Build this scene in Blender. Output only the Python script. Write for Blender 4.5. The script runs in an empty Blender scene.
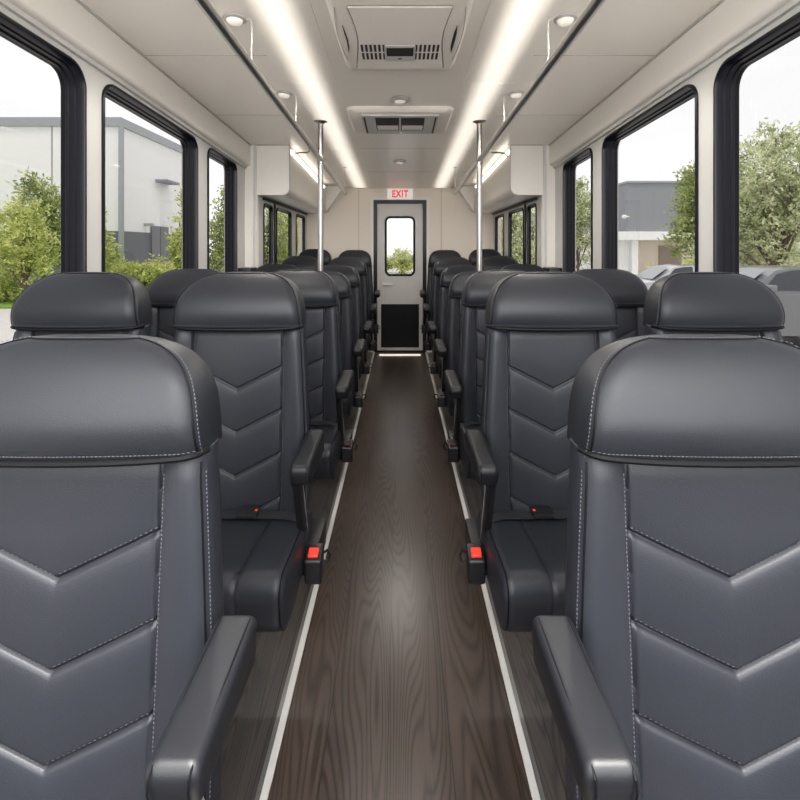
import bpy, bmesh, math, random
from mathutils import Vector, Matrix
random.seed(7)
PI = math.pi
scene = bpy.context.scene
COL = scene.collection
EYE = 1.25

# ------------------------------------------------------------------ helpers
def ceil_z(y): return 2.233 - 0.044 * y

def link(name, bm, mats, parent=None, smooth=True, loc=(0, 0, 0), angle=40, recalc=True):
    me = bpy.data.meshes.new(name)
    if recalc:
        bmesh.ops.recalc_face_normals(bm, faces=bm.faces)
    if smooth:
        for f in bm.faces: f.smooth = True
        lim = math.radians(angle)
        for e in bm.edges:
            if len(e.link_faces) == 2 and e.calc_face_angle(0) > lim: e.smooth = False
    bm.to_mesh(me); bm.free()
    o = bpy.data.objects.new(name, me)
    if not isinstance(mats, (list, tuple)): mats = [mats]
    for m in mats: me.materials.append(m)
    COL.objects.link(o)
    o.location = loc
    if parent: o.parent = parent
    return o

def tag(o, label=None, cat=None, group=None, kind=None):
    if label: o['label'] = label
    if cat: o['category'] = cat
    if group: o['group'] = group
    if kind: o['kind'] = kind
    return o

def empty(name, loc=(0, 0, 0), rz=0):
    o = bpy.data.objects.new(name, None)
    o.empty_display_size = 0.1
    COL.objects.link(o); o.location = loc; o.rotation_euler = (0, 0, rz)
    return o

def copy_tree(o, parent=None):
    c = o.copy(); COL.objects.link(c)
    if parent: c.parent = parent
    for ch in list(o.children): copy_tree(ch, c)
    return c

def box(bm, x0, x1, y0, y1, z0, z1, bev=0, seg=2, mi=0):
    r = bmesh.ops.create_cube(bm, size=1)
    vs = r['verts']
    for v in vs:
        v.co = Vector((x0 + (v.co.x + .5) * (x1 - x0), y0 + (v.co.y + .5) * (y1 - y0), z0 + (v.co.z + .5) * (z1 - z0)))
    fs = set(f for v in vs for f in v.link_faces)
    for f in fs: f.material_index = mi
    if bev:
        es = list(set(e for v in vs for e in v.link_edges))
        bmesh.ops.bevel(bm, geom=es, offset=bev, segments=seg, profile=.6, affect='EDGES')
    return vs

def prism(bm, poly, axis, a, b, mi=0):
    """poly of 2-D points extruded along axis x / y / z from a to b"""
    def P(p, t):
        if axis == 'x': return (t, p[0], p[1])
        if axis == 'y': return (p[0], t, p[1])
        return (p[0], p[1], t)
    va = [bm.verts.new(P(p, a)) for p in poly]
    vb = [bm.verts.new(P(p, b)) for p in poly]
    n = len(poly)
    fs = [bm.faces.new(va), bm.faces.new(vb[::-1])]
    for i in range(n): fs.append(bm.faces.new((va[i], vb[i], vb[(i + 1) % n], va[(i + 1) % n])))
    for f in fs: f.material_index = mi

def tube(bm, pts, r, n=8, closed=False, cap=True, mi=0):
    pts = [Vector(p) for p in pts]
    N = len(pts)
    rings = []
    up = None
    for i in range(N):
        if closed: d = pts[(i + 1) % N] - pts[i - 1]
        else: d = pts[min(i + 1, N - 1)] - pts[max(i - 1, 0)]
        d.normalize()
        if up is None:
            up = d.orthogonal().normalized()
        else:
            up = (up - d * up.dot(d))
            if up.length < 1e-6: up = d.orthogonal()
            up.normalize()
        w = d.cross(up)
        rr = r[i] if isinstance(r, (list, tuple)) else r
        rings.append([bm.verts.new(pts[i] + (up * math.cos(2 * PI * k / n) + w * math.sin(2 * PI * k / n)) * rr) for k in range(n)])
    for i in range(N if closed else N - 1):
        A, B = rings[i], rings[(i + 1) % N]
        for k in range(n):
            bm.faces.new((A[k], A[(k + 1) % n], B[(k + 1) % n], B[k])).material_index = mi
    if cap and not closed:
        bm.faces.new(rings[0][::-1]).material_index = mi
        bm.faces.new(rings[-1]).material_index = mi

def lathe(bm, prof, center=(0, 0, 0), n=28, mi=0):
    c = Vector(center)
    rings = []
    for (r, z) in prof:
        if r < 1e-6: rings.append([bm.verts.new(c + Vector((0, 0, z)))])
        else: rings.append([bm.verts.new(c + Vector((r * math.cos(2 * PI * k / n), r * math.sin(2 * PI * k / n), z))) for k in range(n)])
    for A, B in zip(rings, rings[1:]):
        for k in range(n):
            a0, a1 = A[k % len(A)], A[(k + 1) % len(A)]
            b0, b1 = B[k % len(B)], B[(k + 1) % len(B)]
            vs = []
            for v in (a0, a1, b1, b0):
                if v not in vs: vs.append(v)
            if len(vs) > 2: bm.faces.new(vs).material_index = mi

def loft(bm, rings, closed=True, cap=True, mi=0):
    R = [[bm.verts.new(p) for p in r] for r in rings]
    n = len(R[0])
    for A, B in zip(R, R[1:]):
        for k in range(n if closed else n - 1):
            bm.faces.new((A[k], A[(k + 1) % n], B[(k + 1) % n], B[k])).material_index = mi
    if cap:
        bm.faces.new(R[0][::-1]).material_index = mi
        bm.faces.new(R[-1]).material_index = mi
    return R

def rquad(pts, r, seg=7):
    """2-D quad with rounded corners"""
    out = []
    n = len(pts)
    P = [Vector(p) for p in pts]
    rs = r if isinstance(r, (list, tuple)) else [r] * n
    for i in range(n):
        p, a, b = P[i], P[i - 1], P[(i + 1) % n]
        u, v = (a - p).normalized(), (b - p).normalized()
        ang = u.angle(v)
        R = max(rs[i], 1e-4)
        L = R / math.tan(ang / 2)
        cdir = (u + v).normalized()
        c = p + cdir * (R / math.sin(ang / 2))
        s, e = p + u * L - c, p + v * L - c
        a0 = math.atan2(s.y, s.x); a1 = math.atan2(e.y, e.x)
        d = (a1 - a0 + PI) % (2 * PI) - PI
        for k in range(seg + 1):
            t = a0 + d * k / seg
            out.append((c.x + R * math.cos(t), c.y + R * math.sin(t)))
    return out

def inset(pts, d):
    """inset a convex CCW quad by d (negative grows it)"""
    n = len(pts); P = [Vector(p) for p in pts]; L = []
    area = sum(P[i].x * P[(i + 1) % n].y - P[(i + 1) % n].x * P[i].y for i in range(n))
    s = 1 if area > 0 else -1
    for i in range(n):
        e = (P[(i + 1) % n] - P[i]).normalized()
        nn = Vector((-e.y, e.x)) * s
        L.append((P[i] + nn * d, e))
    out = []
    for i in range(n):
        p1, e1 = L[i - 1]; p2, e2 = L[i]
        den = e1.x * e2.y - e1.y * e2.x
        t = ((p2 - p1).x * e2.y - (p2 - p1).y * e2.x) / den
        q = p1 + e1 * t
        out.append((q.x, q.y))
    return out

def sheet_holes(bm, outer, holes, to3):
    """flat sheet with holes; to3 maps 2-D to 3-D"""
    edges = []
    for loop in [outer] + holes:
        vs = [bm.verts.new(to3(p)) for p in loop]
        for i in range(len(vs)): edges.append(bm.edges.new((vs[i], vs[(i + 1) % len(vs)])))
    bmesh.ops.triangle_fill(bm, use_beauty=True, use_dissolve=False, edges=edges)

# ------------------------------------------------------------------ materials
def mat(name, color, rough=.5, metal=0, spec=.5, bump=None, vary=None, emis=None, coat=0):
    m = bpy.data.materials.new(name); m.use_nodes = True
    nt = m.node_tree; p = nt.nodes['Principled BSDF']
    p.inputs['Base Color'].default_value = (*color, 1)
    p.inputs['Roughness'].default_value = rough
    p.inputs['Metallic'].default_value = metal
    p.inputs['Specular IOR Level'].default_value = spec
    if coat: p.inputs['Coat Weight'].default_value = coat
    if emis:
        p.inputs['Emission Color'].default_value = (*emis[0], 1); p.inputs['Emission Strength'].default_value = emis[1]
    tc = nt.nodes.new('ShaderNodeTexCoord')
    if bump:
        sc, st, dist = bump
        n = nt.nodes.new('ShaderNodeTexNoise'); n.inputs['Scale'].default_value = sc; n.inputs['Detail'].default_value = 3
        nt.links.new(tc.outputs['Object'], n.inputs['Vector'])
        b = nt.nodes.new('ShaderNodeBump'); b.inputs['Strength'].default_value = st; b.inputs['Distance'].default_value = dist
        nt.links.new(n.outputs['Fac'], b.inputs['Height']); nt.links.new(b.outputs['Normal'], p.inputs['Normal'])
    if vary:
        sc, amt = vary
        n = nt.nodes.new('ShaderNodeTexNoise'); n.inputs['Scale'].default_value = sc; n.inputs['Detail'].default_value = 4
        nt.links.new(tc.outputs['Object'], n.inputs['Vector'])
        mx = nt.nodes.new('ShaderNodeMix'); mx.data_type = 'RGBA'
        mx.inputs['A'].default_value = (*[c * (1 - amt) for c in color], 1)
        mx.inputs['B'].default_value = (*[min(1, c * (1 + amt)) for c in color], 1)
        nt.links.new(n.outputs['Fac'], mx.inputs['Factor']); nt.links.new(mx.outputs['Result'], p.inputs['Base Color'])
    return m

M = {}
M['leather'] = mat('charcoal_leather', (.0168, .0182, .0238), .45, bump=(420, .22, .0012), vary=(9, .10), spec=.36)
M['leather_head'] = mat('charcoal_headrest_leather', (.0125, .0136, .0176), .45, bump=(480, .22, .0012), vary=(9, .10), spec=.36)
M['piping'] = mat('black_piping', (.0022, .0022, .003), .55, spec=.18)
M['stitch'] = mat('grey_thread', (.075, .075, .088), .7)
M['plastic'] = mat('black_plastic', (.008, .008, .0095), .38, bump=(600, .1, .0005))
M['armpad'] = mat('black_arm_pad', (.0060, .0065, .0085), .46, spec=.38, bump=(420, .15, .0008))
M['web'] = mat('belt_webbing', (.016, .017, .021), .6, bump=(700, .3, .0006))
M['red'] = mat('red_button', (.85, .05, .03), .35)
M['darkred'] = mat('dark_button', (.03, .008, .008), .4)
M['blackmetal'] = mat('black_metal', (.008, .008, .0095), .4, spec=.35)
M['rubber'] = mat('black_window_rubber', (.0035, .0043, .0085), .33, spec=.24)
M['rubber2'] = mat('black_window_gasket', (.003, .003, .005), .5, spec=.25)
M['wall'] = mat('warm_white_panel', (.76, .725, .67), .42, bump=(60, .03, .001), vary=(2.5, .03))
M['pillar'] = mat('pale_grey_panel', (.54, .53, .505), .40, bump=(60, .03, .001), vary=(2.5, .03))
M['rear'] = mat('beige_rear_panel', (.74, .66, .56), .45, bump=(80, .03, .001), vary=(2, .04))
M['ceil'] = mat('ceiling_panel', (.93, .875, .80), .30, vary=(1.5, .03), bump=(3, .05, .004))
M['ac'] = mat('cream_moulded_plastic', (.78, .73, .665), .38, vary=(3, .03))
M['dark'] = mat('dark_recess', (.012, .011, .010), .6)
M['seam'] = mat('panel_joint', (.47, .445, .415), .6)
M['seam_dark'] = mat('shadow_gap', (.16, .145, .13), .7)
M['ringmetal'] = mat('pale_metal_ring', (.55, .53, .50), .35, metal=.35)
M['steel'] = mat('brushed_steel', (.42, .405, .385), .28, metal=1)
M['railsteel'] = mat('satin_steel_rail', (.60, .585, .56), .30, metal=1)
M['alu'] = mat('white_aluminium_strip', (.70, .68, .66), .35, vary=(30, .05))
M['alugrey'] = mat('grey_aluminium_strip', (.30, .29, .28), .35, metal=.6)
M['door'] = mat('pale_grey_door', (.58, .555, .515), .4, vary=(4, .03))
M['doorblack'] = mat('black_kick_panel', (.003, .003, .004), .5, spec=.2)
M['lens'] = mat('lamp_lens', (.9, .88, .82), .2, emis=((1, .93, .8), .08))
M['clear'] = mat('clear_wire', (.62, .59, .55), .15, spec=.6)
M['signwhite'] = mat('sign_white', (.85, .82, .80), .4, emis=((1, .95, .92), .12))
M['signred'] = mat('sign_red', (.60, .012, .012), .4, emis=((1, .03, .02), .22))
M['sticker'] = mat('white_sticker', (.75, .74, .74), .5)
M['led'] = mat('led_strip', (.95, .93, .88), .4, emis=((1, .93, .82), 1.5))
M['threshold'] = mat('threshold_painted_glow', (.85, .80, .72), .25, emis=((1, .9, .75), .35))  # lit aluminium, no lamp; the emission paints the light on it

def glow_mat():
    m = bpy.data.materials.new('ceiling_strip_painted_halo'); m.use_nodes = True
    nt = m.node_tree; p = nt.nodes['Principled BSDF']
    p.inputs['Base Color'].default_value = (.93, .875, .80, 1); p.inputs['Roughness'].default_value = .3
    tc = nt.nodes.new('ShaderNodeTexCoord'); sp = nt.nodes.new('ShaderNodeSeparateXYZ')
    nt.links.new(tc.outputs['Object'], sp.inputs[0])
    a = nt.nodes.new('ShaderNodeMath'); a.operation = 'ABSOLUTE'; nt.links.new(sp.outputs['X'], a.inputs[0])
    mr = nt.nodes.new('ShaderNodeMapRange'); mr.interpolation_type = 'SMOOTHERSTEP'
    mr.inputs['From Min'].default_value = .0; mr.inputs['From Max'].default_value = .125
    mr.inputs['To Min'].default_value = 1; mr.inputs['To Max'].default_value = 0
    nt.links.new(a.outputs[0], mr.inputs['Value'])  # emission fading sideways paints the strip light's halo onto a ceiling-coloured plate
    mu = nt.nodes.new('ShaderNodeMath'); mu.operation = 'MULTIPLY'; mu.inputs[1].default_value = GLOW
    nt.links.new(mr.outputs[0], mu.inputs[0])
    p.inputs['Emission Color'].default_value = (1, .92, .80, 1)
    nt.links.new(mu.outputs[0], p.inputs['Emission Strength'])
    return m
GLOW = .36
M['glow'] = glow_mat()

def glass_mat():
    m = bpy.data.materials.new('window_glass'); m.use_nodes = True
    nt = m.node_tree; nt.nodes.clear()
    out = nt.nodes.new('ShaderNodeOutputMaterial'); mix = nt.nodes.new('ShaderNodeMixShader')
    tr = nt.nodes.new('ShaderNodeBsdfTransparent'); tr.inputs[0].default_value = (.121, .1195, .119, 1)
    gl = nt.nodes.new('ShaderNodeBsdfGlossy'); gl.inputs['Roughness'].default_value = .02
    gl.inputs['Color'].default_value = (.9, .9, .9, 1)
    lw = nt.nodes.new('ShaderNodeLayerWeight'); lw.inputs['Blend'].default_value = .5
    pw = nt.nodes.new('ShaderNodeMath'); pw.operation = 'POWER'; pw.inputs[1].default_value = 5
    ml = nt.nodes.new('ShaderNodeMath'); ml.operation = 'MULTIPLY_ADD'; ml.inputs[1].default_value = .12; ml.inputs[2].default_value = .012
    nt.links.new(lw.outputs['Facing'], pw.inputs[0]); nt.links.new(pw.outputs[0], ml.inputs[0])
    nt.links.new(ml.outputs[0], mix.inputs[0]); nt.links.new(tr.outputs[0], mix.inputs[1]); nt.links.new(gl.outputs[0], mix.inputs[2])
    nt.links.new(mix.outputs[0], out.inputs[0])
    return m
M['glass'] = glass_mat()

def wood_mat(name, dark, light, pw, rough):
    m = bpy.data.materials.new(name); m.use_nodes = True
    nt = m.node_tree; p = nt.nodes['Principled BSDF']; N = nt.nodes.new; Lk = nt.links.new
    g = N('ShaderNodeNewGeometry'); sp = N('ShaderNodeSeparateXYZ'); Lk(g.outputs['Position'], sp.inputs[0])
    def math_(op, a, b=None):
        n = N('ShaderNodeMath'); n.operation = op
        for i, v in enumerate((a, b)):
            if v is None: continue
            if isinstance(v, (int, float)): n.inputs[i].default_value = v
            else: Lk(v, n.inputs[i])
        return n.outputs[0]
    xs = math_('DIVIDE', math_('ADD', sp.outputs['X'], 10 + pw * .5), pw)
    idx = math_('FLOOR', xs); fx = math_('FRACT', xs)
    wn = N('ShaderNodeTexWhiteNoise'); wn.noise_dimensions = '1D'; Lk(idx, wn.inputs['W'])
    off = math_('MULTIPLY', wn.outputs['Value'], 37)
    # elongated contour rings (cathedral grain)
    cx = math_('ADD', math_('MULTIPLY', sp.outputs['X'], 7.0), off)
    cy = math_('ADD', math_('MULTIPLY', sp.outputs['Y'], .55), off)
    cb = N('ShaderNodeCombineXYZ'); Lk(cx, cb.inputs[0]); Lk(cy, cb.inputs[1])
    n1 = N('ShaderNodeTexNoise'); n1.inputs['Scale'].default_value = 1; n1.inputs['Detail'].default_value = 1.2; n1.inputs['Roughness'].default_value = .35
    n1.inputs['Distortion'].default_value = .25
    Lk(cb.outputs[0], n1.inputs['Vector'])
    ring = math_('PINGPONG', math_('MULTIPLY', n1.outputs['Fac'], 78), 1)
    # fine fibres
    fb = N('ShaderNodeCombineXYZ'); Lk(math_('MULTIPLY', sp.outputs['X'], 260), fb.inputs[0]); Lk(math_('MULTIPLY', sp.outputs['Y'], 7), fb.inputs[1])
    n2 = N('ShaderNodeTexNoise'); n2.inputs['Scale'].default_value = 1; n2.inputs['Detail'].default_value = 3; Lk(fb.outputs[0], n2.inputs['Vector'])
    # broad tone
    bb = N('ShaderNodeCombineXYZ'); Lk(math_('MULTIPLY', sp.outputs['X'], 5), bb.inputs[0]); Lk(math_('ADD', math_('MULTIPLY', sp.outputs['Y'], .8), off), bb.inputs[1])
    n3 = N('ShaderNodeTexNoise'); n3.inputs['Scale'].default_value = 1; n3.inputs['Detail'].default_value = 2; Lk(bb.outputs[0], n3.inputs['Vector'])
    fac = math_('ADD', math_('ADD', math_('MULTIPLY', math_('MINIMUM', ring, .62), .62), math_('MULTIPLY', n2.outputs['Fac'], .38)), math_('ADD', math_('MULTIPLY', n3.outputs['Fac'], .65), -.42))
    tone = math_('ADD', fac, math_('MULTIPLY', math_('ADD', wn.outputs['Value'], -.5), .14))
    edge = math_('LESS_THAN', math_('ABSOLUTE', math_('ADD', fx, -.5)), .5 - .0012 / pw)
    cr = N('ShaderNodeMix'); cr.data_type = 'RGBA'; cr.inputs['A'].default_value = (*dark, 1); cr.inputs['B'].default_value = (*light, 1)
    Lk(tone, cr.inputs['Factor'])
    dk = N('ShaderNodeMix'); dk.data_type = 'RGBA'; dk.inputs['A'].default_value = (*[c * .85 for c in dark], 1)
    Lk(edge, dk.inputs['Factor']); Lk(cr.outputs['Result'], dk.inputs['B'])
    Lk(dk.outputs['Result'], p.inputs['Base Color'])
    p.inputs['Roughness'].default_value = rough; p.inputs['Specular IOR Level'].default_value = .42
    b = N('ShaderNodeBump'); b.inputs['Strength'].default_value = .12; b.inputs['Distance'].default_value = .001
    Lk(fac, b.inputs['Height']); Lk(b.outputs['Normal'], p.inputs['Normal'])
    return m
M['wood'] = wood_mat('dark_brown_plank_floor', (.024, .0168, .0135), (.118, .087, .070), .157, .28)
M['wood2'] = wood_mat('grey_brown_plank_floor', (.032, .027, .025), (.125, .110, .101), .12, .40)

# ------------------------------------------------------------------ camera, world, light
cam_d = bpy.data.cameras.new('camera'); cam = bpy.data.objects.new('camera', cam_d); COL.objects.link(cam)
cam.location = (0, 0, EYE); cam.rotation_euler = (PI / 2, 0, 0)
cam_d.sensor_width = 36; cam_d.lens = 36 * 500 / 800; cam_d.shift_y = -152 / 800; cam_d.clip_start = .02; cam_d.clip_end = 500
scene.camera = cam

w = bpy.data.worlds.new('overcast_sky'); scene.world = w; w.use_nodes = True
nt = w.node_tree; bg = nt.nodes['Background']
tc = nt.nodes.new('ShaderNodeTexCoord'); mp = nt.nodes.new('ShaderNodeMapping'); mp.inputs['Scale'].default_value = (1, 1, 3)
nz = nt.nodes.new('ShaderNodeTexNoise'); nz.inputs['Scale'].default_value = 2.2; nz.inputs['Detail'].default_value = 5
cr = nt.nodes.new('ShaderNodeValToRGB')
cr.color_ramp.elements[0].position = .35; cr.color_ramp.elements[0].color = (.87, .875, .885, 1)
cr.color_ramp.elements[1].position = .62; cr.color_ramp.elements[1].color = (.97, .97, .98, 1)
nt.links.new(tc.outputs['Generated'], mp.inputs[0]); nt.links.new(mp.outputs[0], nz.inputs['Vector'])
nt.links.new(nz.outputs['Fac'], cr.inputs[0]); nt.links.new(cr.outputs[0], bg.inputs[0]); bg.inputs[1].default_value = 4.0

sun_d = bpy.data.lights.new('sun', 'SUN'); sun_d.energy = 6.0; sun_d.angle = math.radians(12); sun_d.color = (1, .97, .92)
sun = bpy.data.objects.new('sun', sun_d); COL.objects.link(sun); sun.rotation_euler = (math.radians(15), math.radians(8), 0)
scene.view_settings.view_transform = 'Standard'
scene.view_settings.look = 'None'
scene.view_settings.exposure = 1.22

# ------------------------------------------------------------------ the bus shell
YB = 6.0           # rear wall
YF = -.6           # open front (windscreen side)
YK = 3.93          # bulkhead where the rear compartment begins
XW, XR = 1.22, 1.12

bm = bmesh.new(); box(bm, -.30, .30, YF, YB, -.06, 0)
tag(link('floor', bm, M['wood'], smooth=False), kind='structure')
for s, nm in ((-1, 'floor_left'), (1, 'floor_right')):
    bm = bmesh.new(); a, b = sorted((s * .329, s * (XW + .1)))
    box(bm, a, b, YF, YB, -.06, 0)
    tag(link(nm, bm, M['wood2'], smooth=False), kind='structure')
n = 1
for s in (-1, 1):
    bm = bmesh.new(); a, b = sorted((s * .300, s * .318)); box(bm, a, b, YF, YB, -.05, .006, .002, 1)
    tag(link('trim_%d' % n, bm, M['alu']), kind='structure'); n += 1
    bm = bmesh.new(); a, b = sorted((s * .318, s * .329)); box(bm, a, b, YF, YB, -.05, .002)
    tag(link('trim_%d' % n, bm, M['alugrey']), kind='structure'); n += 1

# ceiling with transverse joints
bm = bmesh.new()
YC = .30
prism(bm, [(YC, ceil_z(YC)), (YB, ceil_z(YB)), (YB, ceil_z(YB) + .05), (YC, ceil_z(YC) + .05)], 'x', -1.32, 1.32)
tag(link('ceiling', bm, M['ceil'], smooth=False), kind='structure')
for (x0, x1, y) in ((-1.17, -.56, 2.29), (-1.17, -.56, 3.17), (.56, 1.17, 2.29), (.56, 1.17, 3.17), (-.85, .85, 4.05), (-.85, .85, 5.0)):
    bm = bmesh.new(); z = ceil_z(y); box(bm, x0, x1, y - .002, y + .002, z - .0012, z + .001)
    tag(link('trim_%d' % n, bm, M['seam'], smooth=False), kind='structure'); n += 1

WIN = [(.42, 1.93, .09), (2.05, 3.0, .075), (3.17, 3.72, .06)]     # side windows y0, y1, corner
def wtop(y): return EYE + .775 - .042 * y
WBOT = .80
RWIN = [(4.10, 4.38, .05), (4.52, 5.13, .06), (5.38, 5.86, .06)]
RTOP, RBOT = 1.615, .86
wn_ = 1
def window(s, X, quad, r, deep=.075, sill=None, sticker=False):
    """frame swept round a rounded opening + a pane; quad in (y,z)"""
    global wn_
    root = empty('window_%d' % wn_, (s * X, quad[0][0], quad[0][1])); wn_ += 1
    tag(root, kind='structure')
    base = Vector(root.location)
    prof = [(-.007, 0.0), (-.007, -.007), (-.002, -.010), (.005, -.009), (.008, -.003), (.009, deep * .3), (.014, deep * .35), (.014, deep * .6), (.020, deep * .66), (.021, deep), (-.002, deep), (-.002, 0.0)]
    bm = bmesh.new(); rings = []
    for d, depth in prof:
        loop = rquad(inset(quad, d), max(.01, r - d))
        rings.append([bm.verts.new(Vector((s * (X + depth), p[0], p[1])) - base) for p in loop])
    k = len(rings[0])
    for j in range(len(rings) - 1):
        for i in range(k):
            f = bm.faces.new((rings[j][i], rings[j][(i + 1) % k], rings[j + 1][(i + 1) % k], rings[j + 1][i]))
            if j in (5, 7): f.material_index = 1
    link('window_frame', bm, [M['rubber'], M['rubber2']], root, angle=35)
    bm = bmesh.new()
    loop = rquad(inset(quad, .016), max(.01, r - .016))
    bm.faces.new([bm.verts.new(Vector((s * (X + deep * .8), p[0], p[1])) - base) for p in loop])
    link('window_pane', bm, M['glass'], root, smooth=False)
    if sticker:
        y, z = quad[0][0] + .10, RTOP - .10
        bm = bmesh.new(); xx = sorted((s * (X + deep * .8 - .002), s * (X + deep * .8 - .004)))
        box(bm, xx[0] - base.x, xx[1] - base.x, y - base.y, y + .07 - base.y, z - .075 - base.z, z - base.z)
        link('sticker', bm, M['sticker'], root, smooth=False)

def side_wall(s, name, X, y0, y1, quads, ztop_fn, m, th=.09):
    bm = bmesh.new()
    outer = [(y0, 0), (y1, 0), (y1, ztop_fn(y1)), (y0, ztop_fn(y0))]
    holes = [rquad(q, r) for q, r in quads]
    sheet_holes(bm, outer, holes, lambda p: (s * X, p[0], p[1]))
    ret = bmesh.ops.extrude_face_region(bm, geom=list(bm.faces))
    for v in ret['geom']:
        if isinstance(v, bmesh.types.BMVert): v.co.x += s * th
    return tag(link(name, bm, m, smooth=False), kind='structure')

for s, side in ((-1, 'left'), (1, 'right')):
    quads = [([(a, WBOT), (b, WBOT), (b, wtop(b)), (a, wtop(a))], r) for a, b, r in WIN]
    side_wall(s, 'wall_' + side, XW, YF, YK + .02, quads, lambda y: ceil_z(y) + .02, M['pillar'])
    for q, r in quads: window(s, XW, q, r)
    rq = [([(a, RBOT), (b, RBOT), (b, RTOP), (a, RTOP)], r) for a, b, r in RWIN]
    side_wall(s, 'wall_rear_' + side, XR, YK + .05, YB, rq, lambda y: ceil_z(y) + .02, M['pillar'], .02)
    for i, (q, r) in enumerate(rq): window(s, XR, q, r, .022, sticker=(i == 0))
    # bulkhead return with a joint
    bm = bmesh.new(); a, b = sorted((s * XR, s * (XW + .09)))
    box(bm, a, b, YK, YK + .05, 0, ceil_z(YK) + .01)
    tag(link('wall_return_' + side, bm, M['wall'], smooth=False), kind='structure')
    bm = bmesh.new(); c = s * (XR + .018); box(bm, c - .012, c + .012, YK - .012, YK + .001, 0, ceil_z(YK) - .002, .004)
    tag(link('trim_%d' % n, bm, M['pillar']), kind='structure'); n += 1
    # fascia above the windows
    bm = bmesh.new(); a, b = sorted((s * XW, s * (XW - .045)))
    lo = lambda y: EYE + .835 - .049 * y
    for (u0, u1, k0, k1) in ((a, b, 0, 0),):
        prism(bm, [(YF, lo(YF)), (YK, lo(YK)), (YK, ceil_z(YK) - .001), (YF, ceil_z(YF) - .001)], 'x', a, b)
    es = [e for e in bm.edges if abs(e.verts[0].co.x - e.verts[1].co.x) < 1e-6 and abs(abs(e.verts[0].co.x) - (XW - .045)) < 1e-4 and e.verts[0].co.z < ceil_z(e.verts[0].co.y) - .05 and e.verts[1].co.z < ceil_z(e.verts[1].co.y) - .05]
    bmesh.ops.bevel(bm, geom=es, offset=.02, segments=4, profile=.5, affect='EDGES')
    tag(link('trim_%d' % n, bm, M['wall']), kind='structure'); n += 1
    # thin shadow line where fascia meets the ceiling
    bm = bmesh.new(); a, b = sorted((s * (XW - .045), s * (XW - .053)))
    prism(bm, [(YF, ceil_z(YF) - .008), (YK, ceil_z(YK) - .008), (YK, ceil_z(YK)), (YF, ceil_z(YF))], 'x', a, b)
    tag(link('trim_%d' % n, bm, M['seam'], smooth=False), kind='structure'); n += 1
    # narrow bright lip under the fascia
    bm = bmesh.new(); a, b = sorted((s * XW, s * (XW - .016)))
    prism(bm, [(YF, lo(YF) - .018), (YK, lo(YK) - .018), (YK, lo(YK)), (YF, lo(YF))], 'x', a, b)
    tag(link('trim_%d' % n, bm, M['pillar'], smooth=False), kind='structure'); n += 1
    # rear compartment: black divider and black head trim under the rack
    bm = bmesh.new(); a, b = sorted((s * XR, s * (XR - .012))); box(bm, a, b, 4.435, 4.47, .75, 1.70)
    tag(link('trim_%d' % n, bm, M['rubber'], smooth=False), kind='structure'); n += 1
    bm = bmesh.new(); box(bm, a, b, YK + .15, YB - .01, 1.642, 1.662)
    tag(link('trim_%d' % n, bm, M['rubber'], smooth=False), kind='structure'); n += 1
    # black ledge at the foot of the bulkhead window column
    bm = bmesh.new(); a, b = sorted((s * (XW), s * (XW - .10))); box(bm, a, b, 3.755, YK - .001, 1.06, 1.10, .008)
    tag(link('trim_%d' % n, bm, M['plastic']), kind='structure'); n += 1

bm = bmesh.new(); box(bm, -XW, XW, YF - .12, YF, -.06, .95, .02)  # unseen low wall, added to block low light from the front
tag(link('wall_front_light_block', bm, M['plastic']), kind='structure')

# rear wall with door opening
DW, DT = .318, 1.826
bm = bmesh.new()
zt = ceil_z(YB) + .03
sheet_holes(bm, [(-XW, 0), (-DW, 0), (-DW, DT), (DW, DT), (DW, 0), (XW, 0), (XW, zt), (-XW, zt)], [], lambda p: (p[0], YB, p[1]))
ret = bmesh.ops.extrude_face_region(bm, geom=list(bm.faces))
for v in ret['geom']:
    if isinstance(v, bmesh.types.BMVert): v.co.y += .07
tag(link('wall_rear', bm, M['rear'], smooth=False), kind='structure')
for s in (-1, 1):
    bm = bmesh.new(); box(bm, s * .495 - .004, s * .495 + .004, YB - .004, YB, 0, ceil_z(YB))
    tag(link('trim_%d' % n, bm, M['seam'], smooth=False), kind='structure'); n += 1
bm = bmesh.new()   # pale moulding round the door opening
for (a, b, c, d) in ((-DW - .035, -DW, 0, DT + .03), (DW, DW + .035, 0, DT + .03), (-DW, DW, DT, DT + .03)):
    box(bm, a, b, YB - .012, YB, c, d)
tag(link('trim_%d' % n, bm, M['wall'], smooth=False), kind='structure'); n += 1

door = tag(empty('door_1', (0, YB, 0)), kind='structure')
def frame_bm(x0, x1, z0, z1, t, y0, y1, bottom=True):
    bm = bmesh.new()
    box(bm, x0, x0 + t, y0, y1, z0, z1); box(bm, x1 - t, x1, y0, y1, z0, z1); box(bm, x0 + t, x1 - t, y0, y1, z1 - t, z1)
    if bottom: box(bm, x0 + t, x1 - t, y0, y1, z0, z0 + .02)
    return bm
link('door_frame', frame_bm(-DW, DW, 0, DT, .045, -.008, .06), M['rubber'], door, smooth=False)
DI = DW - .045
hole = rquad([(-.165, .93), (.165, .93), (.165, 1.615), (-.165, 1.615)], .05)
bm = bmesh.new()
sheet_holes(bm, [(-DI, .022), (DI, .022), (DI, DT - .045), (-DI, DT - .045)], [hole], lambda p: (p[0], .015, p[1]))
ret = bmesh.ops.extrude_face_region(bm, geom=list(bm.faces))
for v in ret['geom']:
    if isinstance(v, bmesh.types.BMVert): v.co.y += .035
link('door_panel', bm, M['door'], door, smooth=False)
bm = bmesh.new(); rings = []
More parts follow.
